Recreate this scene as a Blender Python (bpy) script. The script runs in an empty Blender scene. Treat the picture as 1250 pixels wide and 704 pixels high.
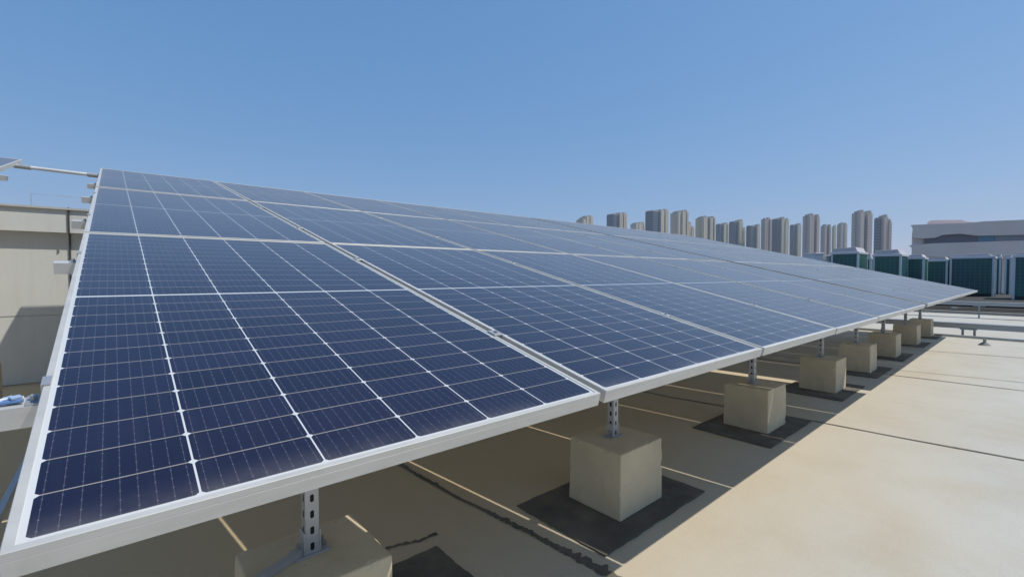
import bpy, bmesh, math, random
from mathutils import Vector, Matrix, noise
random.seed(7)
R = math.radians
sc = bpy.context.scene
COL = sc.collection

# ------------------------------------------------------------------ camera
ZE = 0.934                      # height of the array's lower edge above the roof
TILT = R(13.71)
F_PX = 555.65                   # focal length in pixels of a 1250 px wide picture
CAM = Vector((0.0994, -0.738, 0.3058 + ZE))
YAW, PITCH = R(48.94), R(-1.67)
cd = bpy.data.cameras.new('camera')
cam = bpy.data.objects.new('camera', cd)
COL.objects.link(cam)
cam.location = CAM
cam.rotation_euler = (R(90) + PITCH, 0, YAW - R(90))
cd.sensor_width = 36.0
cd.lens = 36.0 * F_PX / 1250
cd.clip_start = 0.02
cd.clip_end = 12000
sc.camera = cam

# ------------------------------------------------------------------ light
SUN = Vector((0.46, -0.427, 1.0)).normalized()      # towards the sun
w = bpy.data.worlds.new('World')
sc.world = w
w.use_nodes = True
wn = w.node_tree
sky = wn.nodes.new('ShaderNodeTexSky')
sky.sky_type = 'NISHITA'
sky.sun_disc = False
sky.sun_elevation = math.asin(SUN.z)
sky.sun_rotation = math.atan2(SUN.x, SUN.y)
sky.altitude = 0
sky.air_density = 1.0
sky.dust_density = 0.0
sky.ozone_density = 4.0
# soften the contrast between zenith and horizon a little, as clear dry air does
sep = wn.nodes.new('ShaderNodeSeparateColor'); cmb = wn.nodes.new('ShaderNodeCombineColor')
wn.links.new(sky.outputs[0], sep.inputs[0])
for ch, (gm, mul) in enumerate(((.80, .49), (.51, .442), (.35, .545))):
    pw = wn.nodes.new('ShaderNodeMath'); pw.operation = 'POWER'; pw.inputs[1].default_value = gm
    mu = wn.nodes.new('ShaderNodeMath'); mu.operation = 'MULTIPLY'; mu.inputs[1].default_value = mul*.1**(gm-1)
    wn.links.new(sep.outputs[ch], pw.inputs[0]); wn.links.new(pw.outputs[0], mu.inputs[0]); wn.links.new(mu.outputs[0], cmb.inputs[ch])
wn.links.new(cmb.outputs[0], wn.nodes['Background'].inputs[0])
wn.nodes['Background'].inputs[1].default_value = 0.12
sl = bpy.data.lights.new('sun', 'SUN')
sl.energy = 3.2
sl.angle = R(0.53)
sl.color = (1.0, 0.94, 0.84)
so = bpy.data.objects.new('sun', sl)
COL.objects.link(so)
so.rotation_euler = SUN.to_track_quat('Z', 'Y').to_euler()
so.location = (0, 0, 30)
sc.view_settings.view_transform = 'Standard'
sc.view_settings.look = 'None'
sc.view_settings.gamma = 1
sc.view_settings.exposure = 0.32
sc.cycles.max_bounces = 12
sc.cycles.diffuse_bounces = 8

# ------------------------------------------------------------------ helpers
def ray(px, py):
    """world direction through a pixel of the 1250x704 photograph, used once to find real positions"""
    f = Vector((math.cos(YAW)*math.cos(PITCH), math.sin(YAW)*math.cos(PITCH), math.sin(PITCH)))
    r = Vector((math.sin(YAW), -math.cos(YAW), 0))
    u = r.cross(f)
    return f + r*((px-625)/F_PX) + u*((352-py)/F_PX)
def at_depth(px, py, D):
    d = ray(px, py)
    fh = Vector((math.cos(YAW), math.sin(YAW), 0))
    return CAM + d*(D/d.dot(fh))

class NT:
    """small helper for shader maths"""
    def __init__(s, name, rough=0.6, metal=0.0, base=(0.5, 0.5, 0.5)):
        s.m = bpy.data.materials.new(name); s.m.use_nodes = True
        s.t = s.m.node_tree; s.n = s.t.nodes
        s.b = s.n['Principled BSDF']
        s.b.inputs['Roughness'].default_value = rough
        s.b.inputs['Metallic'].default_value = metal
        s.b.inputs['Base Color'].default_value = (*base, 1)
    def _in(s, sock, v):
        if isinstance(v, (int, float)): sock.default_value = v
        elif isinstance(v, tuple): sock.default_value = (*v, 1) if len(v) == 3 and sock.type == 'RGBA' else v
        else: s.t.links.new(v, sock)
    def ma(s, op, a, b=0.0, c=0.0, clamp=False):
        x = s.n.new('ShaderNodeMath'); x.operation = op; x.use_clamp = clamp
        s._in(x.inputs[0], a); s._in(x.inputs[1], b); s._in(x.inputs[2], c)
        return x.outputs[0]
    def mix(s, f, a, b):
        x = s.n.new('ShaderNodeMix'); x.data_type = 'RGBA'
        s._in(x.inputs[0], f); s._in(x.inputs[6], a); s._in(x.inputs[7], b)
        return x.outputs[2]
    def coord(s, which='Object'):
        return s.n.new('ShaderNodeTexCoord').outputs[which]
    def pos(s):
        return s.n.new('ShaderNodeNewGeometry').outputs['Position']
    def xyz(s, v):
        x = s.n.new('ShaderNodeSeparateXYZ'); s.t.links.new(v, x.inputs[0])
        return x.outputs[0], x.outputs[1], x.outputs[2]
    def scale(s, v, k):
        x = s.n.new('ShaderNodeMapping'); s.t.links.new(v, x.inputs[0]); x.inputs['Scale'].default_value = k
        return x.outputs[0]
    def noise(s, v, sc_, detail=4, rough=0.55):
        x = s.n.new('ShaderNodeTexNoise'); s.t.links.new(v, x.inputs['Vector'])
        x.inputs['Scale'].default_value = sc_; x.inputs['Detail'].default_value = detail
        x.inputs['Roughness'].default_value = rough
        return x.outputs['Fac']
    def step(s, v, lo, hi):
        x = s.n.new('ShaderNodeMapRange'); x.clamp = True
        s._in(x.inputs[0], v); x.inputs[1].default_value = lo; x.inputs[2].default_value = hi
        return x.outputs[0]
    def less(s, a, b, soft=0.0):
        return s.ma('LESS_THAN', a, b)
    def col(s, v): s._in(s.b.inputs['Base Color'], v)
    def rough(s, v): s._in(s.b.inputs['Roughness'], v)
    def bump(s, h, st=0.3, dist=0.01):
        x = s.n.new('ShaderNodeBump'); s._in(x.inputs['Height'], h)
        x.inputs['Strength'].default_value = st; x.inputs['Distance'].default_value = dist
        s.t.links.new(x.outputs[0], s.b.inputs['Normal'])

def new_obj(name, bm, mat, parent=None, smooth=False, bevel=0.0, seg=2):
    me = bpy.data.meshes.new(name)
    bmesh.ops.recalc_face_normals(bm, faces=bm.faces)
    if bevel:
        es = [e for e in bm.edges if len(e.link_faces) == 2 and e.calc_face_angle(0) > 0.6]
        bmesh.ops.bevel(bm, geom=es, offset=bevel, segments=seg, affect='EDGES', profile=0.5)
    bm.to_mesh(me); bm.free()
    if smooth:
        for p in me.polygons: p.use_smooth = True
    me.materials.append(mat)
    o = bpy.data.objects.new(name, me); COL.objects.link(o)
    if parent: o.parent = parent
    return o
def box(bm, x0, x1, y0, y1, z0, z1):
    vs = [bm.verts.new(p) for p in ((x0,y0,z0),(x1,y0,z0),(x1,y1,z0),(x0,y1,z0),(x0,y0,z1),(x1,y0,z1),(x1,y1,z1),(x0,y1,z1))]
    for f in ((0,3,2,1),(4,5,6,7),(0,1,5,4),(1,2,6,5),(2,3,7,6),(3,0,4,7)):
        bm.faces.new([vs[i] for i in f])
    return vs
def prism(bm, pts, axis, a0, a1):
    """extrude a 2D outline along an axis: axis 'x' -> pts are (y,z), 'y' -> (x,z), 'z' -> (x,y)"""
    def v(p, a):
        return {'x': (a, p[0], p[1]), 'y': (p[0], a, p[1]), 'z': (p[0], p[1], a)}[axis]
    A = [bm.verts.new(v(p, a0)) for p in pts]; B = [bm.verts.new(v(p, a1)) for p in pts]
    n = len(pts)
    bm.faces.new(A[::-1]); bm.faces.new(B)
    for i in range(n): bm.faces.new((A[i], A[(i+1) % n], B[(i+1) % n], B[i]))
def cyl(bm, p0, p1, r, n=12, r1=None):
    p0, p1 = Vector(p0), Vector(p1); d = p1-p0
    q = d.to_track_quat('Z', 'Y').to_matrix().to_4x4()
    m = Matrix.Translation((p0+p1)/2) @ q
    bmesh.ops.create_cone(bm, cap_ends=True, segments=n, radius1=r, radius2=r if r1 is None else r1, depth=d.length, matrix=m)
def bar(bm, p0, p1, w_, h_):
    p0, p1 = Vector(p0), Vector(p1); d = p1-p0
    q = d.to_track_quat('X', 'Z').to_matrix().to_4x4()
    vs = box(bm, 0, d.length, -w_/2, w_/2, -h_/2, h_/2)
    bmesh.ops.transform(bm, matrix=Matrix.Translation(p0) @ q, verts=vs)
def empty(name, loc, rot=(0, 0, 0)):
    o = bpy.data.objects.new(name, None); COL.objects.link(o)
    o.location = loc; o.rotation_euler = rot; o.empty_display_size = 0.1
    return o
def tag(o, label=None, cat=None, group=None, kind=None):
    if label: o['label'] = label
    if cat: o['category'] = cat
    if group: o['group'] = group
    if kind: o['kind'] = kind
    return o
def copy_tree(o, parent=None):
    c = o.copy(); COL.objects.link(c); c.parent = parent
    for ch in list(o.children): copy_tree(ch, c)
    return c

# ------------------------------------------------------------------ materials
def m_floor():
    n = NT('weathered_beige_concrete', 0.85)
    P = n.pos(); x, y, z = n.xyz(P)
    a = n.noise(P, 0.45, 5, 0.6); b = n.noise(P, 2.3, 6, 0.6); c = n.noise(n.scale(P, (1, 3.2, 1)), 7, 5, 0.65)
    base = n.mix(n.step(a, .35, .65), (.465, .44, .375), (.485, .48, .435))
    base = n.mix(n.ma('MULTIPLY', n.step(b, .45, .75), .42), base, (.38, .325, .235))
    base = n.mix(n.ma('MULTIPLY', n.step(c, .52, .78), .35), base, (.54, .52, .455))
    # ochre water stains
    st = n.ma('MULTIPLY', n.step(n.noise(P, 1.1, 3, .5), .56, .72), .35)
    base = n.mix(st, base, (.42, .33, .20))
    # grit and small dark flecks
    v = n.n.new('ShaderNodeTexVoronoi'); n.t.links.new(P, v.inputs['Vector']); v.inputs['Scale'].default_value = 4.2
    fl = n.ma('MULTIPLY', n.less(v.outputs['Distance'], .026), n.ma('GREATER_THAN', n.noise(P, 1.7, 2), .54))
    base = n.mix(n.ma('MULTIPLY', fl, .75), base, (.07, .06, .05))
    g = n.noise(P, 90, 3, .6)
    base = n.mix(n.ma('MULTIPLY', n.step(g, .35, .75), .20), base, (.24, .21, .16))
    # the screed was laid in slightly different batches between the joints
    bay = n.ma('FLOOR', n.ma('DIVIDE', n.ma('SUBTRACT', x, 1.55), 2.95))
    bv = n.ma('FRACT', n.ma('MULTIPLY', n.ma('SINE', n.ma('MULTIPLY', bay, 12.9)), 43.7))
    base = n.mix(n.ma('MULTIPLY', bv, .16), base, (.52, .50, .45))
    # ochre dirt by the table, warm shade painted under it; the open roof is greyer
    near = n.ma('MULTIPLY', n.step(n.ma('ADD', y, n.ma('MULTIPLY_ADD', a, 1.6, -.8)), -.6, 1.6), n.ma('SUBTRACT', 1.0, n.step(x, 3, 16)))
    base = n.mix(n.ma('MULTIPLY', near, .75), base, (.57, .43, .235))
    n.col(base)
    n.rough(n.ma('MULTIPLY_ADD', b, .25, .66))
    n.bump(n.ma('ADD', n.ma('MULTIPLY', g, .3), c), .25, .004)
    return n.m
def m_concrete(name='cast_concrete', tint=(.37, .345, .285)):
    n = NT(name, .9); P = n.pos()
    a = n.noise(P, 3.1, 5, .6); b = n.noise(P, 38, 4, .6)
    base = n.mix(n.step(a, .3, .7), tuple(c*.86 for c in tint), tuple(c*1.08 for c in tint))
    s = n.noise(n.scale(P, (1, 1, .25)), 9, 4, .6)
    base = n.mix(n.ma('MULTIPLY', n.step(s, .56, .76), .4), base, tuple(c*.62 for c in tint))
    v = n.n.new('ShaderNodeTexVoronoi'); n.t.links.new(P, v.inputs['Vector']); v.inputs['Scale'].default_value = 30
    pit = n.ma('MULTIPLY', n.less(v.outputs['Distance'], .12), n.ma('GREATER_THAN', n.noise(P, 14, 2), .6))
    base = n.mix(n.ma('MULTIPLY', pit, .6), base, (.12, .11, .09))
    n.col(base); n.bump(n.ma('ADD', b, n.ma('MULTIPLY', pit, -1.5)), .4, .003)
    return n.m
def m_plain(name, col, rough=.6, metal=0., var=.12, sc_=6., bump=0.0):
    n = NT(name, rough, metal); P = n.pos()
    a = n.noise(P, sc_, 4, .6)
    n.col(n.mix(n.step(a, .3, .7), tuple(c*(1-var) for c in col), tuple(min(1, c*(1+var)) for c in col)))
    if bump: n.bump(n.noise(P, sc_*12, 3), bump, .003)
    return n.m
def m_bitumen():
    n = NT('dark_bitumen', .8); P = n.pos()
    a = n.noise(P, 5, 5, .65); b = n.noise(P, 60, 3, .6)
    base = n.mix(n.step(a, .38, .66), (.085, .077, .062), (.15, .134, .105))
    base = n.mix(n.ma('MULTIPLY', n.step(n.noise(P, 2.2, 4), .55, .7), .4), base, (.28, .25, .19))
    n.col(base); n.bump(b, .5, .003)
    return n.m

PW, PL = 1.0524, 2.090       # panel width and length
PX, PY = 1.0764, 2.114       # pitch across and up the slope
FR = 0.0105                  # visible lip of the frame
def m_cells():
    n = NT('solar_cells_under_glass', .5)
    x, y, z = n.xyz(n.coord('Object'))
    x0, y0, gap = .0168, .0175, .011
    pc = (PW-2*x0)/6; pr = (PL-2*y0-gap)/24; ymid = PL/2
    ux = n.ma('DIVIDE', n.ma('SUBTRACT', x, x0), pc)
    fx = n.ma('FRACT', ux)
    dx = n.ma('MULTIPLY', n.ma('MINIMUM', fx, n.ma('SUBTRACT', 1.0, fx)), pc)
    up = n.ma('GREATER_THAN', y, ymid)
    yy = n.ma('SUBTRACT', n.ma('SUBTRACT', y, y0), n.ma('MULTIPLY', up, gap))
    uy = n.ma('DIVIDE', yy, pr); fy = n.ma('FRACT', uy)
    dy = n.ma('MULTIPLY', n.ma('MINIMUM', fy, n.ma('SUBTRACT', 1.0, fy)), pr)
    colline = n.less(dx, .0014)
    rowline = n.less(dy, .0010)
    diamond = n.less(n.ma('ADD', dx, dy), .0068)
    mid = n.less(n.ma('ABSOLUTE', n.ma('SUBTRACT', y, ymid)), gap/2)
    out = n.ma('MAXIMUM', n.ma('MAXIMUM', n.less(x, x0), n.ma('GREATER_THAN', x, PW-x0)),
               n.ma('MAXIMUM', n.less(y, y0), n.ma('GREATER_THAN', y, PL-y0)))
    white = n.ma('MAXIMUM', n.ma('MAXIMUM', colline, diamond), n.ma('MAXIMUM', mid, out))
    # busbars: nine fine ribbons up each cell, with solder dots
    fb = n.ma('FRACT', n.ma('MULTIPLY', ux, 9)); db = n.ma('ABSOLUTE', n.ma('SUBTRACT', fb, .5))
    bus = n.less(db, .024)
    fd = n.ma('ABSOLUTE', n.ma('SUBTRACT', n.ma('FRACT', n.ma('MULTIPLY', uy, 4)), .5))
    dot = n.ma('MULTIPLY', n.less(db, .06), n.less(fd, .05))
    # cell colour varies a little from cell to cell and panel to panel
    oi = n.n.new('ShaderNodeObjectInfo').outputs['Random']
    cx = n.ma('FLOOR', ux); cy = n.ma('FLOOR', uy)
    h = n.ma('FRACT', n.ma('MULTIPLY', n.ma('SINE', n.ma('ADD', n.ma('MULTIPLY', cx, 12.99), n.ma('ADD', n.ma('MULTIPLY', cy, 78.2), n.ma('MULTIPLY', oi, 37.0)))), 4375.5))
    cell = n.mix(h, (.0075, .0062, .022), (.0115, .0095, .032))
    cell = n.mix(n.ma('MULTIPLY', oi, .35), cell, (.006, .010, .036))
    P = n.pos()
    base = n.mix(n.ma('MULTIPLY', bus, .13), cell, (.40, .40, .44))
    base = n.mix(n.ma('MULTIPLY', dot, .14), base, (.5, .5, .52))
    base = n.mix(n.ma('MULTIPLY', rowline, .62), base, (.55, .50, .40))
    base = n.mix(white, base, (.60, .61, .60))
    # dust on the glass, thick along the lower frame where rain leaves it, thin streaks down the slope
    dn = n.noise(P, 9, 5, .65); ds = n.noise(n.scale(n.coord('Object'), (26, 1.6, 1)), 1.6, 4, .6)
    low = n.ma('POWER', n.ma('SUBTRACT', 1.0, n.step(y, .0, .085)), 2.0)
    dust = n.ma('MULTIPLY', low, n.ma('MULTIPLY_ADD', n.step(dn, .35, .7), .20, .02))
    dust = n.ma('ADD', dust, n.ma('MULTIPLY', n.step(ds, .5, .8), .016))
    dust = n.ma('ADD', dust, n.ma('MULTIPLY', n.step(n.noise(P, 1.4, 4), .4, .8), .014))
    dust = n.ma('ADD', dust, .003)
    v = n.n.new('ShaderNodeTexVoronoi'); n.t.links.new(P, v.inputs['Vector']); v.inputs['Scale'].default_value = 7
    sp = n.ma('MULTIPLY', n.less(v.outputs['Distance'], .035), n.ma('GREATER_THAN', n.noise(P, 3.3, 2), .6))
    dust = n.ma('ADD', dust, n.ma('MULTIPLY', sp, .3), clamp=True)
    base = n.mix(dust, base, (.50, .47, .42))
    n.col(base)
    n.b.inputs['IOR'].default_value = 1.52
    n.b.inputs['Sheen Weight'].default_value = .85
    n.b.inputs['Sheen Tint'].default_value = (1, .92, .84, 1)
    n.b.inputs['Sheen Roughness'].default_value = .22
    n.rough(n.ma('MULTIPLY_ADD', dn, .10, .17))
    return n.m
def m_alu(name='anodised_aluminium', col=(.62, .63, .63), rough=.42, metal=.55):
    n = NT(name, rough, metal); P = n.pos()
    a = n.noise(n.scale(P, (1, 1, 6)), 6, 4, .6)
    base = n.mix(n.step(a, .3, .7), tuple(c*.9 for c in col), tuple(c*1.05 for c in col))
    base = n.mix(n.ma('MULTIPLY', n.step(n.noise(P, 22, 5, .7), .55, .8), .3), base, (.42, .38, .30))
    n.col(base); n.rough(n.ma('MULTIPLY_ADD', a, .2, rough-.1))
    return n.m
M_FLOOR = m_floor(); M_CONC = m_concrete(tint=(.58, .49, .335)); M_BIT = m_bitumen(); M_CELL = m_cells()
M_ALU = m_alu(col=(.58, .565, .52), metal=.3, rough=.5)
M_GALV = m_alu('galvanised_steel', (.46, .47, .48), .5, .6)
def m_slotted():
    m = m_alu('slotted_steel', (.46, .47, .48), .5, .6); t = m.node_tree; b = t.nodes['Principled BSDF']
    n = NT.__new__(NT); n.m, n.t, n.n, n.b = m, t, t.nodes, b
    x, y, z = n.xyz(n.coord('Object'))
    gx, gy, gz = n.xyz(n.n.new('ShaderNodeNewGeometry').outputs['True Normal'])
    front = n.ma('GREATER_THAN', n.ma('ABSOLUTE', gy), .5)
    across = n.mix(front, n.ma('SUBTRACT', y, .02), x)
    dz = n.ma('MULTIPLY', n.ma('ABSOLUTE', n.ma('SUBTRACT', n.ma('FRACT', n.ma('DIVIDE', z, .052)), .5)), .052)
    dz = n.ma('MAXIMUM', n.ma('SUBTRACT', dz, .0065), 0)
    d = n.ma('SQRT', n.ma('ADD', n.ma('POWER', dz, 2), n.ma('POWER', across, 2)))
    old = b.inputs['Base Color'].links[0].from_socket
    n.col(n.mix(n.less(d, .0062), old, (.015, .015, .015)))
    return m
M_SLOT = m_slotted()
M_RAIL = m_alu('aluminium_rail', (.60, .60, .58), .5, .35)
M_BOLT = m_plain('dull_steel_bolt', (.30, .29, .28), .5, .6)
M_HOLE = m_plain('slot_shadow_gap', (.02, .02, .02), .9)
M_BACK = m_plain('white_backsheet', (.8, .79, .76), .6)

# ------------------------------------------------------------------ setting: roof and city floor
ROOF_H = 26.0
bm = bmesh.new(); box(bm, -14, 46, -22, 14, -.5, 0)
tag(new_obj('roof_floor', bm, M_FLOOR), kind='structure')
bm = bmesh.new(); box(bm, -13.9, 45.9, -21.9, 13.9, -ROOF_H, -.5)
tag(new_obj('host_building', bm, m_plain('pale_render', (.42, .40, .36), .9, 0, .08, .5)), 'pale rendered building under the concrete roof deck', 'building')
bm = bmesh.new()
vs = [bm.verts.new(p) for p in ((-3000, -5000, -ROOF_H), (7000, -5000, -ROOF_H), (7000, 7000, -ROOF_H), (-3000, 7000, -ROOF_H))]
bm.faces.new(vs)
n = NT('city_ground', .95); P = n.pos()
n.col(n.mix(n.step(n.noise(P, .006, 6, .6), .42, .6), (.10, .12, .06), (.22, .20, .17)))
tag(new_obj('ground', bm, n.m), kind='structure')

# roof joints: ragged tar-filled lines
def joint(name, pts, wid, rag, label, wob=0.0, seed=1, mat=None):
    rnd = random.Random(seed)
    bm = bmesh.new(); L = []; Rr = []
    P_ = [Vector((*p, 0)) for p in pts]
    for i in range(len(P_)-1):
        a, b = P_[i], P_[i+1]; d = b-a; k = max(2, int(d.length/.012)); nrm = Vector((-d.y, d.x, 0)).normalized()
        for j in range(k if i < len(P_)-2 else k+1):
            c = a + d*(j/k)
            s = math.sin(c.y*5.1+seed)*wob + math.sin(c.y*17.3)*wob*.4
            env = .5+.5*math.sin(c.y*3.7+seed*2)+.35*math.sin(c.y*11+seed)
            e1 = wid*(.5 + rag*rnd.random()*max(.1, env)); e2 = wid*(.5 + rag*.5*rnd.random()*max(.1, env))
            L.append(c+nrm*(e1+s)); Rr.append(c-nrm*(e2-s))
    z = .004
    LV = [bm.verts.new((p.x, p.y, z)) for p in L]; RV = [bm.verts.new((p.x, p.y, z)) for p in Rr]
    for i in range(len(LV)-1): bm.faces.new((LV[i], LV[i+1], RV[i+1], RV[i]))
    return tag(new_obj(name, bm, mat or M_BIT), label, 'roof joint', 'tar joints in the roof screed')
JT = [(1.40, 6.6), (1.44, 3.2), (1.48, 1.99), (1.52, 1.32), (1.57, .89), (1.62, .40), (1.70, -.8), (1.74, -2.2)]
joint('roof_joint', JT, .017, 1.9, 'wide ragged black tar joint between the two nearest concrete blocks', .004, 3)
joint('roof_joint', [(4.22, 6.6), (4.30, 2.4), (4.33, 1.68), (4.42, 1.16), (4.55, .48), (4.60, -.15), (4.66, -.71), (4.72, -2.), (4.9, -6)], .018, .55, 'thin black joint running out into the sun past the third concrete block', .002, 5)
FAINT = m_plain('faint_joint_filler', (.19, .17, .14), .9)
joint('roof_joint', [(7.22, 6.6), (7.33, .6), (7.42, -.7), (7.5, -6)], .02, .5, 'grey joint across the sunlit roof beside the fifth block', .002, 7, FAINT)
joint('roof_joint', [(7.72, 6.6), (7.80, .4), (7.98, -.7), (8.1, -6)], .012, .4, 'very faint thin joint just past the grey one', .002, 9, FAINT)
joint('roof_joint', [(9.95, 6.6), (10.1, .4), (10.33, -.7), (10.5, -6)], .02, .4, 'faint joint nearest the far cable tray', .002, 11, FAINT)

joint('tar_smear', [(.97, 1.17), (1.06, 1.15), (1.14, 1.12), (1.24, 1.115)], .006, 1.9, 'broken smears of tar beside the nearest dark patch', .002, 21)
# ------------------------------------------------------------------ solar array
SL = Vector((0, math.cos(TILT), math.sin(TILT)))          # up the slope
NR = Vector((0, -math.sin(TILT), math.cos(TILT)))         # out of the glass
def onslope(x, s, h=0.0):
    return Vector((x, 0, ZE)) + SL*s + NR*h
def make_panel():
    root = empty('solar_panel', (0, 0, 0))
    bm = bmesh.new()
    H = .035
    # mitred frame ring with a shallow groove along its outer face
    def ring(prof):
        rows = []
        for (i, z) in prof:
            rows.append([bm.verts.new(p) for p in ((i, i, z), (PW-i, i, z), (PW-i, PL-i, z), (i, PL-i, z))])
        for a in range(len(prof)):
            A, B = rows[a], rows[(a+1) % len(prof)]
            for k in range(4): bm.faces.new((A[k], A[(k+1) % 4], B[(k+1) % 4], B[k]))
    ring([(0.0008, 0), (0, -.0008), (0, -.0115), (.0004, -.0118), (.0004, -.0124), (0, -.0127), (0, -H), (.028, -H), (.028, -H+.002), (.002, -H+.002), (.002, -.008), (FR, -.008), (FR, -.0006), (FR-.0006, 0)])
    new_obj('frame', bm, M_ALU, root)
    bm = bmesh.new(); box(bm, .0022, PW-.0022, .0022, PL-.0022, -.0065, -.0022)
    new_obj('glass_pane', bm, M_CELL, root)
    bm = bmesh.new(); box(bm, .0305, PW-.0305, .0305, PL-.0305, -.0088, -.0068)
    new_obj('backsheet', bm, M_BACK, root)
    return root
ORD = ['first', 'second', 'third', 'fourth', 'fifth', 'sixth']
ROWN = ['bottom', 'middle', 'top']
T2X = 6.62
proto = make_panel(); used = False
rp = random.Random(11)
def place_panel(x, r, label, group):
    global used
    o = copy_tree(proto) if used else proto
    used = True
    o.location = onslope(x, r*PY, rp.uniform(-.0012, .0012)); o.rotation_euler = (TILT+rp.uniform(-.0012, .0012), rp.uniform(-.0011, .0011), rp.uniform(-.0007, .0007))
    return tag(o, label, 'solar panel', group)
for t, (X0, where) in enumerate(((0, 'near table'), (T2X, 'far table'))):
    for r in range(3):
        for c in range(6):
            place_panel(X0 + c*PX - .003, r, f'solar panel, {ORD[c]} from the near end in the {ROWN[r]} row of the {where}', f'solar panels of the {where}')
place_panel(-.60-PW, 2, 'solar panel whose corner shows at the picture edge beyond the white tube', None)
for c, r in ((-1, 1), (-1, 0), (-2, 2), (-2, 1), (-2, 0)):
    place_panel(-.60-PW-(abs(c)-1)*PX, r, 'solar panel of the neighbouring table behind the frame edge', 'hidden panels of the neighbouring table')

# clamps between neighbouring panels (mid clamps), on each rail line
RAILS = [.22*PY, .775*PY, 1.25*PY, 1.77*PY, 2.25*PY]
CL_V = RAILS
clamp_proto = None
def make_clamp():
    root = empty('panel_clamp', (0, 0, 0))
    bm = bmesh.new(); box(bm, -.019, .019, -.022, .022, .0006, .0036); box(bm, -.009, .009, -.02, .02, -.03, .0006)
    new_obj('clamp_plate', bm, M_GALV, root, bevel=.0008, seg=1)
    bm = bmesh.new(); cyl(bm, (0, 0, .0036), (0, 0, .0085), .0065, 6)
    new_obj('bolt', bm, M_BOLT, root)
    return root
for t, X0 in enumerate((0, T2X)):
    for c in range(1, 6):
        for k, s in enumerate(CL_V):
            if t and k > 1: continue
            o = copy_tree(clamp_proto) if clamp_proto else make_clamp()
            clamp_proto = clamp_proto or o
            o.location = onslope(X0+c*PX-.015, s, 0.0); o.rotation_euler = (TILT, 0, 0)
            tn = 'near table' if t == 0 else 'far table'
            tag(o, f'metal clamp in the {ORD[c-1]} gap of the {tn}, {ORD[k]} up the slope', 'clamp', 'clamps holding the solar panels')

# rails along the rows: open channel sections, sticking out past the panels
def channel_x(bm, x0, x1, w_=.041, h_=.041, t=.0025):
    # profile in local (across slope, normal) with lips
    prof = [(-w_/2, 0), (w_/2, 0), (w_/2, -h_), (w_/2-.010, -h_), (w_/2-.010, -h_+t), (w_/2-t, -h_+t), (w_/2-t, -t), (-w_/2+t, -t), (-w_/2+t, -h_+t), (-w_/2+.010, -h_+t), (-w_/2+.010, -h_), (-w_/2, -h_)]
    prism(bm, prof, 'x', x0, x1)
RN = ['lowest', 'second lowest', 'middle', 'second highest', 'highest']
for t, (x0, x1, nm) in enumerate(((-.068, 6.50, 'near table'), (6.57, 13.25, 'far table'), (-3.2, -.53, 'neighbouring table'))):
    for k, s in enumerate(RAILS):
        o = empty('mounting_rail', onslope(0, s, -.0352)); o.rotation_euler = (TILT, 0, 0)
        bm = bmesh.new(); channel_x(bm, x0, x1)
        new_obj('channel', bm, M_RAIL, o)
        lab = f'metal rail under the {nm}, {RN[k]} of five'
        if t == 0:
            lab = f'rail whose end sticks out beside the near table, {RN[k]} of five'
            # end clamp hooked on the frame with its bolt
            bm = bmesh.new(); prism(bm, [(-.0035, .0004), (-.0035, .0362), (.0065, .0362), (.0065, .0385), (-.006, .0385), (-.006, .003), (-.027, .003), (-.027, .0004)], 'y', -.019, .019)
            cyl(bm, (-.017, 0, .0025), (-.017, 0, .012), .0055, 6)
            new_obj('end_clamp', bm, M_GALV, o)
        tag(o, lab, 'mounting rail', 'rails under the solar panels')
# cable ties with a blue-and-white tag on the lowest rail
o = empty('cable_bundle', onslope(0, RAILS[0], -.0352)); o.rotation_euler = (TILT, 0, 0)
tag(o, 'white and blue cable ends lying on the lowest protruding rail', 'cable')
bm = bmesh.new(); cyl(bm, (-.30, -.004, .0055), (-.03, .004, .0055), .005, 10)
new_obj('white_cable', bm, m_plain('white_pvc', (.62, .66, .70), .5), o)
bm = bmesh.new(); cyl(bm, (-.30, -.013, .005), (-.030, -.006, .0065), .0035, 8)
new_obj('blue_cable', bm, m_plain('blue_pvc', (.10, .20, .42), .45), o)
bm = bmesh.new(); bar(bm, (-.056, .004, .0075), (-.044, .006, .0095), .014, .003); bar(bm, (-.046, -.004, .0125), (-.033, .002, .0115), .012, .003)
new_obj('blue_tape', bm, m_plain('blue_tape', (.30, .40, .55), .5), o)
# rafters up the slope over each front post
POSTS = [.56, 2.17, 4.08, 5.92, 7.42, 9.05, 10.9, 12.5]
PYY = .765
BL = ['nearest, cut off at the bottom', 'second nearest', 'third nearest', 'fourth nearest', 'fifth nearest', 'sixth nearest', 'seventh nearest', 'farthest']
for i, x in enumerate(POSTS):
    o = empty('rafter', onslope(x, 0, -.0765)); o.rotation_euler = (TILT, 0, 0)
    bm = bmesh.new(); prism(bm, [(-.0205, 0), (.0205, 0), (.0205, -.041), (.018, -.041), (.018, -.0025), (-.018, -.0025), (-.018, -.041), (-.0205, -.041)], 'y', .42, 6.2)
    new_obj('channel', bm, M_GALV, o)
    tag(o, f'galvanised beam running up under the panels from the {BL[i].split(",")[0]} front post', 'beam', 'rafters of the solar tables')

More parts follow.
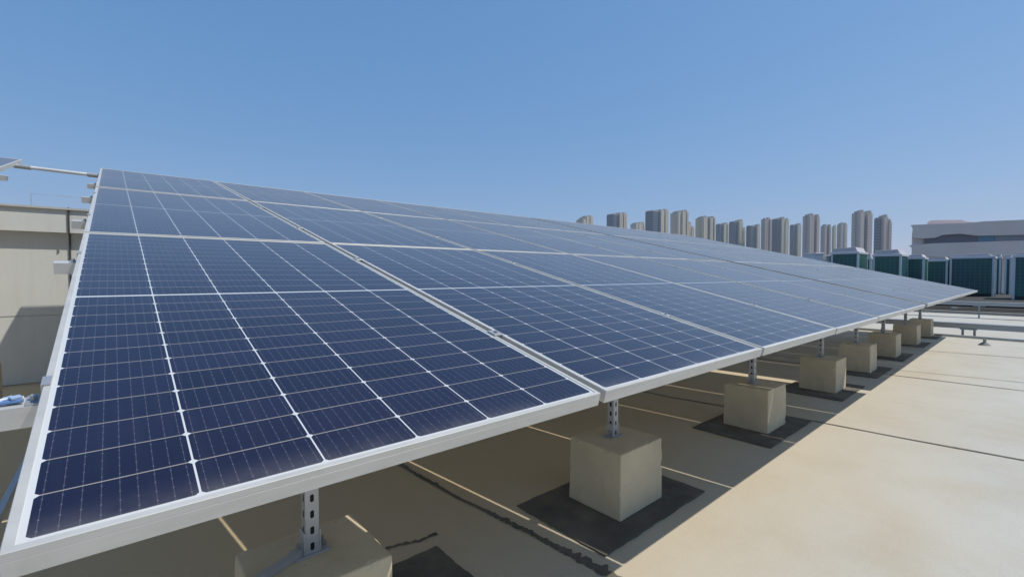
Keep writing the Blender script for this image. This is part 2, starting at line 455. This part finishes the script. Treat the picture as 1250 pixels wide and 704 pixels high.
# concrete block, bitumen patch, slotted post
def block(x, y, wx=.38, wy=.335, h=.338, tap=.004, seed=0, name='concrete_block'):
    rnd = random.Random(seed)
    o = empty(name, (x, y, .008)); bm = bmesh.new()
    j = lambda: rnd.uniform(-.006, .006)
    a, b = wx/2, wy/2
    top = [(-a+j(), -b+j()), (a+j(), -b+j()), (a+j(), b+j()), (-a+j(), b+j())]
    bot = [(-a-tap, -b-tap), (a+tap, -b-tap), (a+tap, b+tap), (-a-tap, b+tap)]
    B = [bm.verts.new((*p, 0)) for p in bot]; T = [bm.verts.new((*p, h)) for p in top]
    bm.faces.new(B[::-1]); bm.faces.new(T)
    for k in range(4): bm.faces.new((B[k], B[(k+1) % 4], T[(k+1) % 4], T[k]))
    me_o = new_obj('cast_block', bm, M_CONC, o, bevel=.007, seg=2)
    b2 = bmesh.new(); b2.from_mesh(me_o.data)
    bmesh.ops.subdivide_edges(b2, edges=[e for e in b2.edges if e.calc_length() > .1], cuts=22, use_grid_fill=True)
    off = Vector((seed*1.7, seed*.9, 3.1))
    for v in b2.verts:
        d = noise.noise(v.co*6+off)*.0015 + noise.noise(v.co*26+off)*.0008
        ex = a-abs(v.co.x); ey = b-abs(v.co.y); ez = h-v.co.z
        near = sorted((abs(ex), abs(ey), abs(ez)))
        c = noise.noise(v.co*17+off*2)
        if near[1] < .010 and c > .34: d -= .016*(c-.34)+.0015
        n_ = v.normal
        if v.co.z > .002: v.co += n_*d
    b2.to_mesh(me_o.data); b2.free()
    return o
def patch(x0, x1, y0, y1, seed, z=.0045):
    rnd = random.Random(seed); bm = bmesh.new(); pts = []
    cs = [(x0, y0), (x1, y0), (x1, y1), (x0, y1)]
    for k in range(4):
        a, b = Vector(cs[k]), Vector(cs[(k+1) % 4]); m = 22
        nrm = Vector((b.y-a.y, a.x-b.x)).normalized()
        for q in range(m):
            p = a.lerp(b, q/m) + nrm*(rnd.uniform(-.0025, .0025)+.0015*math.sin(q*.9+k+seed))*(0 if q == 0 else 1)
            pts.append((p.x, p.y))
    A = [bm.verts.new((*p, z)) for p in pts]; B = [bm.verts.new((*p, z+.004)) for p in pts]
    bm.faces.new(B)
    for k in range(len(A)): bm.faces.new((A[k], A[(k+1) % len(A)], B[(k+1) % len(A)], B[k]))
    return new_obj('roofing_patch', bm, M_BIT)
def post(x, y, zb, zt, strip=False):
    o = empty('support_post', (x, y, zb)); H = zt-zb
    # channel open to the back, its face drilled with slots towards the lower edge of the table
    bm = bmesh.new(); w_, d_, t = .0205, .041, .0025
    prism(bm, [(-w_, 0), (w_, 0), (w_, d_), (w_-t, d_), (w_-t, t), (-w_+t, t), (-w_+t, d_), (-w_, d_)], 'z', .006, H)
    new_obj('channel', bm, M_SLOT, o)
    bm = bmesh.new(); box(bm, -.055, .055, -.014, .058, 0, .006)
    for s in (-1, 1): box(bm, s*.0235-.003, s*.0235+.003, -.003, .045, .006, .075)
    new_obj('base_plate', bm, M_GALV, o, bevel=.001, seg=1)
    for s in (-1, 1):
        bm = bmesh.new(); cyl(bm, (s*.038, .02, .006), (s*.038, .02, .012), .012, 12); cyl(bm, (s*.038, .02, .012), (s*.038, .02, .022), .009, 6); cyl(bm, (s*.038, .02, .022), (s*.038, .02, .038), .005, 8)
        new_obj('anchor_bolt', bm, M_BOLT, o)
    if H > .25:
        bm = bmesh.new(); box(bm, -.0235, .0235, -.0035, .02, H*.28, H*.28+.10)
    return o
for i, x in enumerate(POSTS):
    b = block(x, PYY, seed=i*3+1, wx=.38+(.02 if i > 5 else 0)); g = 'concrete ballast blocks under the solar array'
    tag(b, f'pale concrete block carrying a front post, {BL[i]}', 'concrete block', g)
    if i != 0: p = patch(x-.47, x+.45, .475, 1.06, i*7+2)
    else: p = patch(x-.52, x+.62, .42, 1.03, 77)
    tag(p, f'dark bitumen patch around the foot of the {BL[i].split(",")[0]} concrete block', 'roofing patch', 'dark patches under the concrete blocks')
    ztop = (onslope(0, PYY/math.cos(TILT), -.1175)).z + .004
    q = post(x, PYY, .346, ztop)
    tag(q, f'slotted galvanised post bolted to the {BL[i].split(",")[0]} concrete block', 'post', 'short posts holding up the solar array')
# diagonal flat strap on the first block, light line on third block is sun between panels
bm = bmesh.new(); bar(bm, (.36, .70, .356), (.535, .772, .360), .003, .020); bar(bm, (.358, .711, .3665), (.533, .783, .3705), .020, .002)
o = new_obj('angle_brace', bm, M_GALV)
tag(o, 'short angle iron lying against the post foot on the nearest block', 'bracket')
# rear block of the neighbouring table, against the wall
b = block(-.95, 5.55, .42, .40, .40, seed=50); tag(b, 'concrete block standing in the gap at the foot of the wall', 'concrete block', 'concrete ballast blocks under the solar array')
q = post(-.95, 5.55, .408, 2.10); tag(q, 'tall slotted post behind the gap by the wall', 'post', 'short posts holding up the solar array')
for i, x in enumerate(POSTS):
    b = block(x, 5.3, .42, .40, .40, seed=60+i); tag(b, 'concrete block in the deep shade under the upper end of the array', 'concrete block', 'rear blocks out of sight under the array')
    q = post(x, 5.3, .408, onslope(0, 5.3/math.cos(TILT), -.1175).z); tag(q, 'tall post in the deep shade under the upper end of the array', 'post', 'rear posts out of sight under the array')
for x in (-1.12, -2.75):
    b = block(x, PYY, seed=90+int(x)); tag(b, 'concrete block under the lower edge of the neighbouring table', 'concrete block', 'blocks of the neighbouring table out of sight')
    q = post(x, PYY, .346, onslope(0, PYY/math.cos(TILT), -.0765).z); tag(q, 'short post under the lower edge of the neighbouring table', 'post', 'posts of the neighbouring table out of sight')
# diagonal brace seen in the gap at the left
bm = bmesh.new(); bar(bm, (-.105, .60, .712), (-.095, 1.12, .725), .012, .02)
tag(new_obj('diagonal_brace', bm, M_GALV), 'slanting grey bar below the lowest protruding rail at the left', 'brace')

# tube between the tables at the top
o = empty('connecting_tube', onslope(0, 2.75*PY, -.045))
dx = Vector((-.63, .12, .03))
bm = bmesh.new(); cyl(bm, (.01, 0, 0), dx, .017, 16)
new_obj('tube', bm, m_plain('white_painted_tube', (.66, .66, .64), .4), o)
bm = bmesh.new(); cyl(bm, dx*.02, dx*.15, .0235, 16)
new_obj('sleeve', bm, M_GALV, o)
bm = bmesh.new(); cyl(bm, dx*.80, dx*.98, .0225, 16)
new_obj('sleeve', bm, M_GALV, o)
tag(o, 'white tube bridging the gap between the two tables at their upper edge', 'tube')

# ------------------------------------------------------------------ wall behind the array
WY = 6.8
def m_wall():
    n = NT('grey_wall_render', .9); P = n.pos(); x, y, z = n.xyz(P)
    a = n.noise(P, 1.3, 5, .6); s = n.noise(n.scale(P, (7, 7, .5)), 1.5, 4, .6)
    base = n.mix(n.step(a, .3, .7), (.62, .63, .60), (.68, .69, .66))
    base = n.mix(n.ma('MULTIPLY', n.step(s, .5, .8), .3), base, (.50, .49, .45))
    n.col(base); n.bump(n.noise(P, 50, 4), .25, .003)
    return n.m
M_WALL = m_wall()
wall = empty('roof_wall', (0, WY, 0))
tag(wall, 'pale grey rendered wall with a projecting top band behind the array', 'wall')
bm = bmesh.new(); box(bm, -12, 14, 0, 3.0, .006, .768); box(bm, -12, 14, 0, 3.0, .782, 1.735); box(bm, -12, 14, .012, 2.9, .768, .782)
new_obj('wall_face', bm, M_WALL, wall)
bm = bmesh.new(); box(bm, -12, -.305, -.085, 3.08, 1.735, 2.0); box(bm, -.295, 14, -.085, 3.08, 1.735, 2.0); box(bm, -.305, -.295, -.07, 3.0, 1.74, 1.99)
new_obj('top_band', bm, M_WALL, wall)
bm = bmesh.new(); box(bm, -12, 14, -.11, 3.1, 2.0, 2.022)
new_obj('coping', bm, m_plain('grey_coping', (.50, .50, .47), .8), wall)
bm = bmesh.new(); cyl(bm, (-.30, -.01, .7), (-.30, -.01, 1.733), .009, 10); cyl(bm, (-.30, -.095, 1.72), (-.30, -.095, 2.03), .009, 10)
new_obj('conduit', bm, m_plain('dark_conduit', (.06, .06, .06), .6), wall)
o = empty('lightning_wire', (-.61, WY+.02, 2.022))
bm = bmesh.new(); cyl(bm, (0, 0, 0), (0, 0, .15), .003, 8); cyl(bm, (1.2, 0, 0), (1.2, 0, .15), .003, 8)
new_obj('rod', bm, M_GALV, o)
bm = bmesh.new(); cyl(bm, (0, 0, .149), (1.2, 0, .149), .0018, 6)
new_obj('wire', bm, M_GALV, o)
tag(o, 'thin lightning wire on short rods along the wall top', 'wire')

# ------------------------------------------------------------------ cable trays and small things on the roof
def tray(name, x, y0, y1, z0, h, wd, legs, label, pairs=True):
    o = empty(name, (x, (y0+y1)/2, 0)); cy = (y0+y1)/2
    bm = bmesh.new(); box(bm, -wd/2, wd/2, y0-cy, y1-cy, z0, z0+h)
    new_obj('tray_body', bm, M_RAILG, o, bevel=.004, seg=1)
    bm = bmesh.new(); box(bm, -wd/2-.012, wd/2+.012, y0-cy, y1-cy, z0+h+.001, z0+h+.009)
    new_obj('lid', bm, M_RAILG, o)
    for y in legs:
        bm = bmesh.new()
        for s in ((-1, 1) if pairs else (0,)):
            box(bm, -.02, .02, y-cy+s*.085-.018, y-cy+s*.085+.018, .004, z0-.001)
        box(bm, -wd/2-.02, wd/2+.02, y-cy-.12, y-cy+.12, z0-.02, z0-.0015)
        new_obj('leg', bm, M_RAILG, o)
    tag(o, label, 'cable tray', 'cable trays crossing the roof')
    return o
M_RAILG = m_alu('tray_metal', (.36, .38, .39), .5, .3)
tray('cable_tray', 13.15, -9, 6.2, .16, .10, .25, [.12, 2.1, 4.1, -1.9, -3.9], 'grey metal cable tray on paired legs, nearer of the two behind the array')
bm = bmesh.new(); cyl(bm, (12.6, -9, .03), (12.85, 6.2, .03), .024, 12)
tag(new_obj('ground_conduit', bm, M_RAILG), 'thin grey pipe lying on the roof in front of the nearer cable tray', 'pipe')
tray('cable_tray', 19.0, -10, 6.4, .36, .10, .22, [.3, 2.6, 4.9, -2.3], 'long grey tray in front of the green cooling units', False)
# roof outlet: small cone on a stub
o = empty('roof_outlet', (11.7, -.18, 0))
bm = bmesh.new(); cyl(bm, (0, 0, .004), (0, 0, .05), .085, 20, .035)
new_obj('flange', bm, m_plain('grey_lead', (.20, .20, .19), .7), o)
bm = bmesh.new(); cyl(bm, (0, 0, .05), (0, 0, .10), .022, 14); cyl(bm, (0, 0, .10), (0, 0, .11), .032, 14)
new_obj('stub', bm, m_plain('grey_plastic', (.28, .28, .27), .6), o)
tag(o, 'small cone shaped roof outlet in front of the nearer cable tray', 'roof vent')

# plinth under the cooling units, their shadow put into its dark colour
bm = bmesh.new(); box(bm, 21.2, 44.5, -12, 13.5, .004, .10)
tag(new_obj('plinth', bm, m_plain('shaded_plinth_concrete', (.04, .036, .03), .9, 0, .3, 2)), kind='structure')
bm = bmesh.new(); box(bm, 20.6, 20.75, -12, 6.5, .004, .09)
tag(new_obj('kerb', bm, m_concrete('kerb_concrete')), kind='structure')
rp2 = random.Random(5)
o = empty('cooling_pipes', (21.5, 0, .1))
bm = bmesh.new()
for k, (yy, r) in enumerate(((0, .09), (.35, .07), (.8, .11))): cyl(bm, (.3+yy, -11, .16), (.3+yy, 6.4, .16), r, 14)
new_obj('pipe_run', bm, m_plain('dark_lagging', (.035, .035, .03), .7), o)
bm = bmesh.new()
for y in (-5, -2, 1.05, 4): box(bm, -.05, 1.6, y-.06, y+.06, 0, .05)
new_obj('pipe_bracket', bm, M_RAILG, o)
tag(o, 'dark lagged pipes running along the foot of the green cooling units', 'pipes')

# ------------------------------------------------------------------ cooling units
def m_coil():
    n = NT('green_coil_fins', .45); x, y, z = n.xyz(n.coord('Object'))
    s = n.ma('ADD', x, y)
    g1 = n.less(n.ma('FRACT', n.ma('DIVIDE', s, .19)), .13); g2 = n.less(n.ma('FRACT', n.ma('DIVIDE', z, .17)), .11)
    g = n.ma('MAXIMUM', g1, g2)
    tone = n.noise(n.pos(), .55, 3, .5)
    base = n.mix(n.step(tone, .4, .6), (.008, .070, .085), (.012, .110, .085))
    n.col(n.mix(n.ma('MULTIPLY', g, .55), base, (.05, .21, .20)))
    return n.m
M_COIL = m_coil(); M_ACW = m_plain('white_unit_metal', (.60, .62, .64), .5, .0, .06, 2)
M_HOOD = m_plain('grey_hood_metal', (.50, .47, .48), .6, 0, .05, 2)
M_DARK = m_plain('black_gap', (.02, .025, .03), .8)
def ac_unit(x, y0, y1, dx, h, label, zb=.10):
    cx, cy = x+dx/2, (y0+y1)/2; o = empty('cooling_unit', (cx, cy, zb)); a, b = dx/2, (y1-y0)/2
    H = h-zb
    bm = bmesh.new(); box(bm, -a+.03, a-.03, -b+.03, b-.03, .02, .16)
    new_obj('base_frame', bm, M_DARK, o)
    p = .09
    for sx in (-1, 1):
        for sy in (-1, 1):
            bm = bmesh.new(); box(bm, sx*a-(p if sx > 0 else 0), sx*a+(0 if sx > 0 else p), sy*b-(p if sy > 0 else 0), sy*b+(0 if sy > 0 else p), .0, H-.12)
            new_obj('corner_post', bm, M_ACW, o, bevel=.008, seg=1)
    for nm, (x0, x1, yy0, yy1) in (('f', (-a+.012, -a+.05, -b+p, b-p)), ('b', (a-.05, a-.012, -b+p, b-p)), ('l', (-a+p, a-p, -b+.012, -b+.05)), ('r', (-a+p, a-p, b-.05, b-.012))):
        bm = bmesh.new(); box(bm, x0, x1, yy0, yy1, .16, H-.13)
        new_obj('coil_panel', bm, M_COIL, o)
    bm = bmesh.new(); box(bm, -a-.02, a+.02, -b-.02, b+.02, H-.12, H)
    new_obj('top_deck', bm, M_ACW, o, bevel=.01, seg=1)
    # sloping sheet metal hood over the fans
    hh = .25 if cy > 3.9 else .15
    bm = bmesh.new(); T = [bm.verts.new(p) for p in ((-a*.9, -b*.70, H+hh), (a*.9, -b*.70, H+hh), (a*.9, b*.90, H+hh*.8), (-a*.9, b*.90, H+hh*.8))]
    B = [bm.verts.new(p) for p in ((-a*.9, -b*.90, H+.001), (a*.9, -b*.90, H+.001), (a*.9, b*.92, H+.001), (-a*.9, b*.92, H+.001))]
    bm.faces.new(T); bm.faces.new(B[::-1])
    for k in range(4): bm.faces.new((B[k], B[(k+1) % 4], T[(k+1) % 4], T[k]))
    new_obj('hood', bm, M_HOOD, o, bevel=.01, seg=1)
    return tag(o, label, 'cooling unit', 'green sided cooling units on the far roof')
# (x, pixel left, pixel right, height) - widths come out of the real row depth
def row_y(px, X):
    d = ray(px, 330); t = (X-CAM.x)/d.x
    return CAM.y + d.y*t
UN = [(35, 1159, 1214, 2.25, 'wide green cooling unit seen just past the tip of the solar array'),
      (35, 1130, 1157, 2.12, 'narrow green cooling unit straight above the tip of the array'),
      (32, 1236, 1290, 2.18, 'green cooling unit cut off by the right picture edge'),
      (40, 1214, 1222, 2.35, 'thin dark cooling unit in the gap beside the widest one'),
      (40, 1226, 1235, 2.30, 'thin green cooling unit between the widest one and the one at the picture edge'),
      (33, 1101, 1128, 2.22, 'blue green cooling unit between the narrow one and the two under the tall towers'),
      (31, 1065, 1100, 2.35, 'green cooling unit right of the tower pair, under the tallest towers'),
      (30, 1014, 1048, 2.50, 'leftmost green cooling unit with its side half hidden by the array'),
      (36, 1053, 1063, 2.35, 'very narrow green cooling unit squeezed between the two leftmost wide ones')]
for (X, p0, p1, h, lab) in UN:
    ac_unit(X, row_y(p1, X), row_y(p0, X), 1.3 if p1-p0 < 30 else 2.0, h, lab)
# pale tanks peeking over the array
for (p0, p1, pt, D, lab) in ((988, 998, 309, 26, 'small pale box peeking over the array below the stepped tower'), (1001, 1013, 312, 26, 'low pale box peeking over the array left of the first cooling unit')):
    A = at_depth(p0, pt, D); B = at_depth(p1, pt, D); c = (A+B)/2; wd = (B-A).length
    bm = bmesh.new(); box(bm, -wd*.5, wd*.5, -.5, .5, .0, A.z-.1); box(bm, -wd*.55, wd*.55, -.55, .55, A.z-.1, A.z)
    o = new_obj('vent_housing', bm, M_ACW, bevel=.01, seg=1); o.location = (c.x, c.y, 0); o.rotation_euler.z = YAW-R(90)
    tag(o, lab, 'vent housing')

# ------------------------------------------------------------------ far residential towers
def m_tower(name, c1, c2):
    n = NT(name, .85); x, y, z = n.xyz(n.pos())
    fl = n.less(n.ma('FRACT', n.ma('DIVIDE', z, 3.0)), .16)
    big = n.noise(n.pos(), .02, 3)
    base = n.mix(n.step(big, .35, .65), c1, c2)
    ox, oy, oz = n.xyz(n.coord('Object'))
    ww = n.ma('MULTIPLY', n.less(n.ma('FRACT', n.ma('DIVIDE', n.ma('ADD', ox, oy), 3.6)), .38), n.less(n.ma('ABSOLUTE', n.ma('SUBTRACT', n.ma('FRACT', n.ma('DIVIDE', z, 3.0)), .5)), .27))
    base = n.mix(n.ma('MULTIPLY', ww, .42), base, (.09, .10, .12))
    n.col(n.mix(n.ma('MULTIPLY', fl, .35), base, tuple(c*.75 for c in c1)))
    return n.m
M_T = [m_tower('beige_tower_render', (.54, .46, .35), (.62, .54, .42)), m_tower('buff_tower_render', (.52, .46, .32), (.58, .52, .38)), m_tower('rose_tower_render', (.48, .39, .34), (.55, .46, .40))]
def m_win():
    n = NT('tower_glazing', .3); x, y, z = n.xyz(n.pos())
    b = n.less(n.ma('FRACT', n.ma('DIVIDE', z, 3.0)), .32)
    n.col(n.mix(b, (.05, .075, .11), (.16, .16, .16)))
    return n.m
M_W = m_win(); M_CAP = m_plain('tower_crown', (.40, .36, .30), .85, 0, .08, .05)
def az(px): return math.atan((px-625)/F_PX)
def z_at(px, py, dist):
    d = ray(px, py); return CAM.z + dist*d.z/math.hypot(d.x, d.y)
TH = R(50)
def tower(segs, D, label, mat=0):
    """segs: (px0, px1, pytop, kind) side by side; every wing is a box of real depth, turned 50 degrees from the line of sight"""
    mid = (segs[0][0]+segs[-1][1])/2; d = ray(mid, 336); d.z = 0; d.normalize()
    o = empty('apartment_tower', (CAM.x+d.x*D, CAM.y+d.y*D, -ROOF_H), (0, 0, math.atan2(d.y, d.x)-R(90)+TH))
    l0 = D*math.tan(az(segs[0][0])-az(mid)); l1 = D*math.tan(az(segs[-1][1])-az(mid))
    tot = l1-l0; dep = min(16.0, tot*.42/math.sin(TH)); side = dep*math.sin(TH); f = (tot-side)/tot
    cv = lambda px: (l1 - (l1-D*math.tan(az(px)-az(mid)))*f)/math.cos(TH)
    for (a, b, t, kind) in segs:
        top = z_at((a+b)/2, t, D) + ROOF_H
        x0, x1 = cv(a), cv(b); W = x1-x0
        if kind == 'g':  # plain dark blue bay, set back from the piers
            bm = bmesh.new(); box(bm, x0, x1, 2.6, dep, 0, top)
            new_obj('dark_bay', bm, M_W, o)
            bm = bmesh.new(); box(bm, x0+.1, x1-.1, 3.4, dep-.5, top, top+1.2)
            new_obj('parapet', bm, M_CAP, o)
            continue
        fr = 1.2 if kind == 'n' else 0.0
        npier = max(2, int(round(W/6.5))+1); pw = W/(npier*2-1)*1.25; gapw = (W-npier*pw)/(npier-1)
        out = []; strips = []
        for i in range(npier):
            q = x0+i*(pw+gapw); y = fr+(.9 if i % 2 else 0)
            out += [(q, y), (q+pw, y)]
            if i < npier-1:
                out += [(q+pw, fr+2.6), (q+pw+gapw, fr+2.6)]; strips.append((q+pw, q+pw+gapw))
        out += [(x1, dep*.45), (x1-1.0, dep*.45), (x1-1.0, dep*.6), (x1, dep*.6), (x1, dep), (x0, dep), (x0, dep*.6), (x0+1.0, dep*.6), (x0+1.0, dep*.35), (x0, dep*.35)]
        bm = bmesh.new(); prism(bm, out, 'z', 0, top)
        new_obj('wing', bm, M_T[mat], o)
        for (s0, s1) in strips:
            bm = bmesh.new(); box(bm, s0+.01, s1-.01, fr+2.0, fr+2.59, 0, top-1.5)
            new_obj('window_strip', bm, M_W, o)
        bm = bmesh.new(); box(bm, x0+W*.12, x0+W*.42, fr+2, dep*.8, top, top+1.8)
        new_obj('roof_house', bm, M_CAP, o)
        bm = bmesh.new(); box(bm, x0+W*.55, x0+W*.86, fr+1.5, dep*.7, top, top+2.8)
        new_obj('roof_house', bm, M_CAP, o)
    return tag(o, label, 'apartment tower', 'distant apartment towers on the skyline')
TW = [
 ([(703,710,268,'w'),(710,724.5,264,'w')], 760, 'lowest stub of a beige tower at the far left of the skyline', 0),
 ([(740,750,262,'g'),(750,766,260,'w')], 700, 'lone beige tower with a dark left half, second from the left', 0),
 ([(769,777,273,'w'),(777,787,271.5,'w')], 1000, 'tiny distant tower tucked left of the tall pair', 0),
 ([(787,800,258,'g'),(800,817,256,'w')], 650, 'tall beige tower with a blue left side, left half of the tall pair', 0),
 ([(817.5,824,260,'n'),(824,835.5,258,'w'),(835.5,842,272,'w'),(842,848,277,'w')], 700, 'tower stepping down rightwards, right half of the tall pair', 0),
 ([(848,857,266,'w'),(857,862,267,'g'),(862,873,265,'w')], 700, 'buff tower with a dark centre strip, left one of three in the middle cluster', 1),
 ([(873,879,274,'g'),(879,889,273,'w')], 820, 'short narrow tower in the middle of the central cluster of three', 1),
 ([(889,896,271,'g'),(896,905,269.5,'w'),(905,910,279,'w')], 760, 'buff tower with one low step, right one of three in the middle cluster', 1),
 ([(910,921,276,'g'),(921,928,275,'w')], 760, 'low blue tower starting the wide cluster', 0),
 ([(928,941,267.5,'w')], 720, 'broad plain tower beside the low blue one', 2),
 ([(941,947,268,'g'),(947,955,267,'w'),(955,963,268,'w')], 700, 'greenish beige tower in the middle of the wide cluster', 1),
 ([(963,970,275,'g'),(970,978,274,'w')], 820, 'short tower just left of the stepped tall tower', 1),
 ([(978.5,989,263.5,'w'),(989,993,266,'g'),(993,1000.5,263.5,'w')], 620, 'tall tower with two heads and a blue slot between them', 2),
 ([(1000.5,1005,276,'w'),(1005,1010,277,'g'),(1010,1014.5,275.5,'w')], 800, 'brownish short tower right of the two headed one', 2),
 ([(1014.5,1020.5,276.5,'w')], 850, 'slim yellowish tower between two wider short ones', 1),
 ([(1020.5,1027,274,'w'),(1027,1034,274,'w')], 780, 'short reddish tower standing left of the open sky gap', 2),
 ([(1038,1048,260,'w'),(1048,1053,263,'g'),(1053,1065,259.5,'w')], 560, 'tallest tower with a blue glazed slot, right after the open sky gap', 2),
 ([(1065.5,1070,267,'g'),(1070,1081,265,'w'),(1081,1088.5,270,'w')], 600, 'rosy tower stepping down at the right end of the skyline', 2)]
for i, (s, D, lab, mt) in enumerate(TW): tower(s, D, lab, mt)

# ------------------------------------------------------------------ large neighbouring building on the right
D = 170; AZ0 = az(1108); NBT = R(0)
dB = ray(1108, 336); dB.z = 0; dB.normalize()
pB = CAM + dB*D
nb = empty('neighbour_building', (pB.x, pB.y, 0), (0, 0, math.atan2(dB.y, dB.x)-R(90)+NBT))
M_NB = m_plain('pinkish_stone_cladding', (.70, .585, .55), .8, 0, .05, .15)
def X(px):
    t = az(px)-AZ0; return D*math.sin(t)/math.cos(t+NBT)
def PT(px, py): return (X(px), z_at(px, py, D/math.cos(az(px)-AZ0+NBT)))
def Z(py): return PT(1192, py)[1]
tag(nb, 'large pale building with layered roof bands and an overhanging end, behind the cooling units', 'building')
bm = bmesh.new(); prism(bm, [PT(1113, 275.5), (X(1113), -ROOF_H), (X(1420), -ROOF_H), PT(1420, 271), PT(1250, 271), PT(1200, 272)], 'y', 2.6, 46)
new_obj('wall', bm, M_NB, nb)
bm = bmesh.new(); prism(bm, [PT(1109, 299.5), PT(1113, 303), PT(1113, 313), PT(1420, 313), PT(1420, 288), PT(1250, 293.5), PT(1137, 297)], 'y', 0, 2.59)
new_obj('lower_band', bm, M_NB, nb)
bm = bmesh.new(); prism(bm, [PT(1110.5, 274.5), PT(1113, 279), PT(1114, 290), PT(1126, 291), PT(1140, 290), PT(1150, 286.5), PT(1170, 285), PT(1192, 287.5), PT(1420, 283), PT(1420, 265), PT(1250, 268), PT(1200, 270), PT(1180, 272), PT(1131, 273.5)], 'y', .6, 2.59)
new_obj('upper_band', bm, M_NB, nb)
bm = bmesh.new(); prism(bm, [PT(1131, 274), PT(1132, 268), PT(1137, 266.5), PT(1174, 266), PT(1180, 268), PT(1196, 269.5), PT(1197, 273)], 'y', 6, 30)
new_obj('roof_house', bm, M_NB, nb)
bm = bmesh.new(); box(bm, X(1127), X(1193), 2.2, 2.585, Z(295.8), Z(285))
new_obj('window_band', bm, m_plain('shaded_glazing', (.10, .11, .15), .3), nb)
bm = bmesh.new(); box(bm, X(1193.5), X(1214), 2.2, 2.585, Z(294.5), Z(287.5))
new_obj('blue_glazing', bm, m_plain('blue_glass', (.04, .22, .36), .2), nb)
bm = bmesh.new(); box(bm, X(1214.5), X(1419), 2.2, 2.585, Z(294), Z(283))
new_obj('window_band', bm, m_plain('blue_grey_glazing', (.25, .28, .34), .3), nb)

# ------------------------------------------------------------------ haze: the far towers fade a little
USE_HAZE = True
if USE_HAZE:
    bm = bmesh.new(); box(bm, -120, 1300, -500, 1300, -ROOF_H-1, 140)
    hz = NT('city_haze'); hz.n.remove(hz.b)
    v = hz.n.new('ShaderNodeVolumePrincipled')
    v.inputs['Color'].default_value = (.72, .82, .95, 1); v.inputs['Density'].default_value = .00032
    v.inputs['Anisotropy'].default_value = .3
    hz.t.links.new(v.outputs[0], hz.n['Material Output'].inputs['Volume'])
    tag(new_obj('haze', bm, hz.m), kind='stuff')
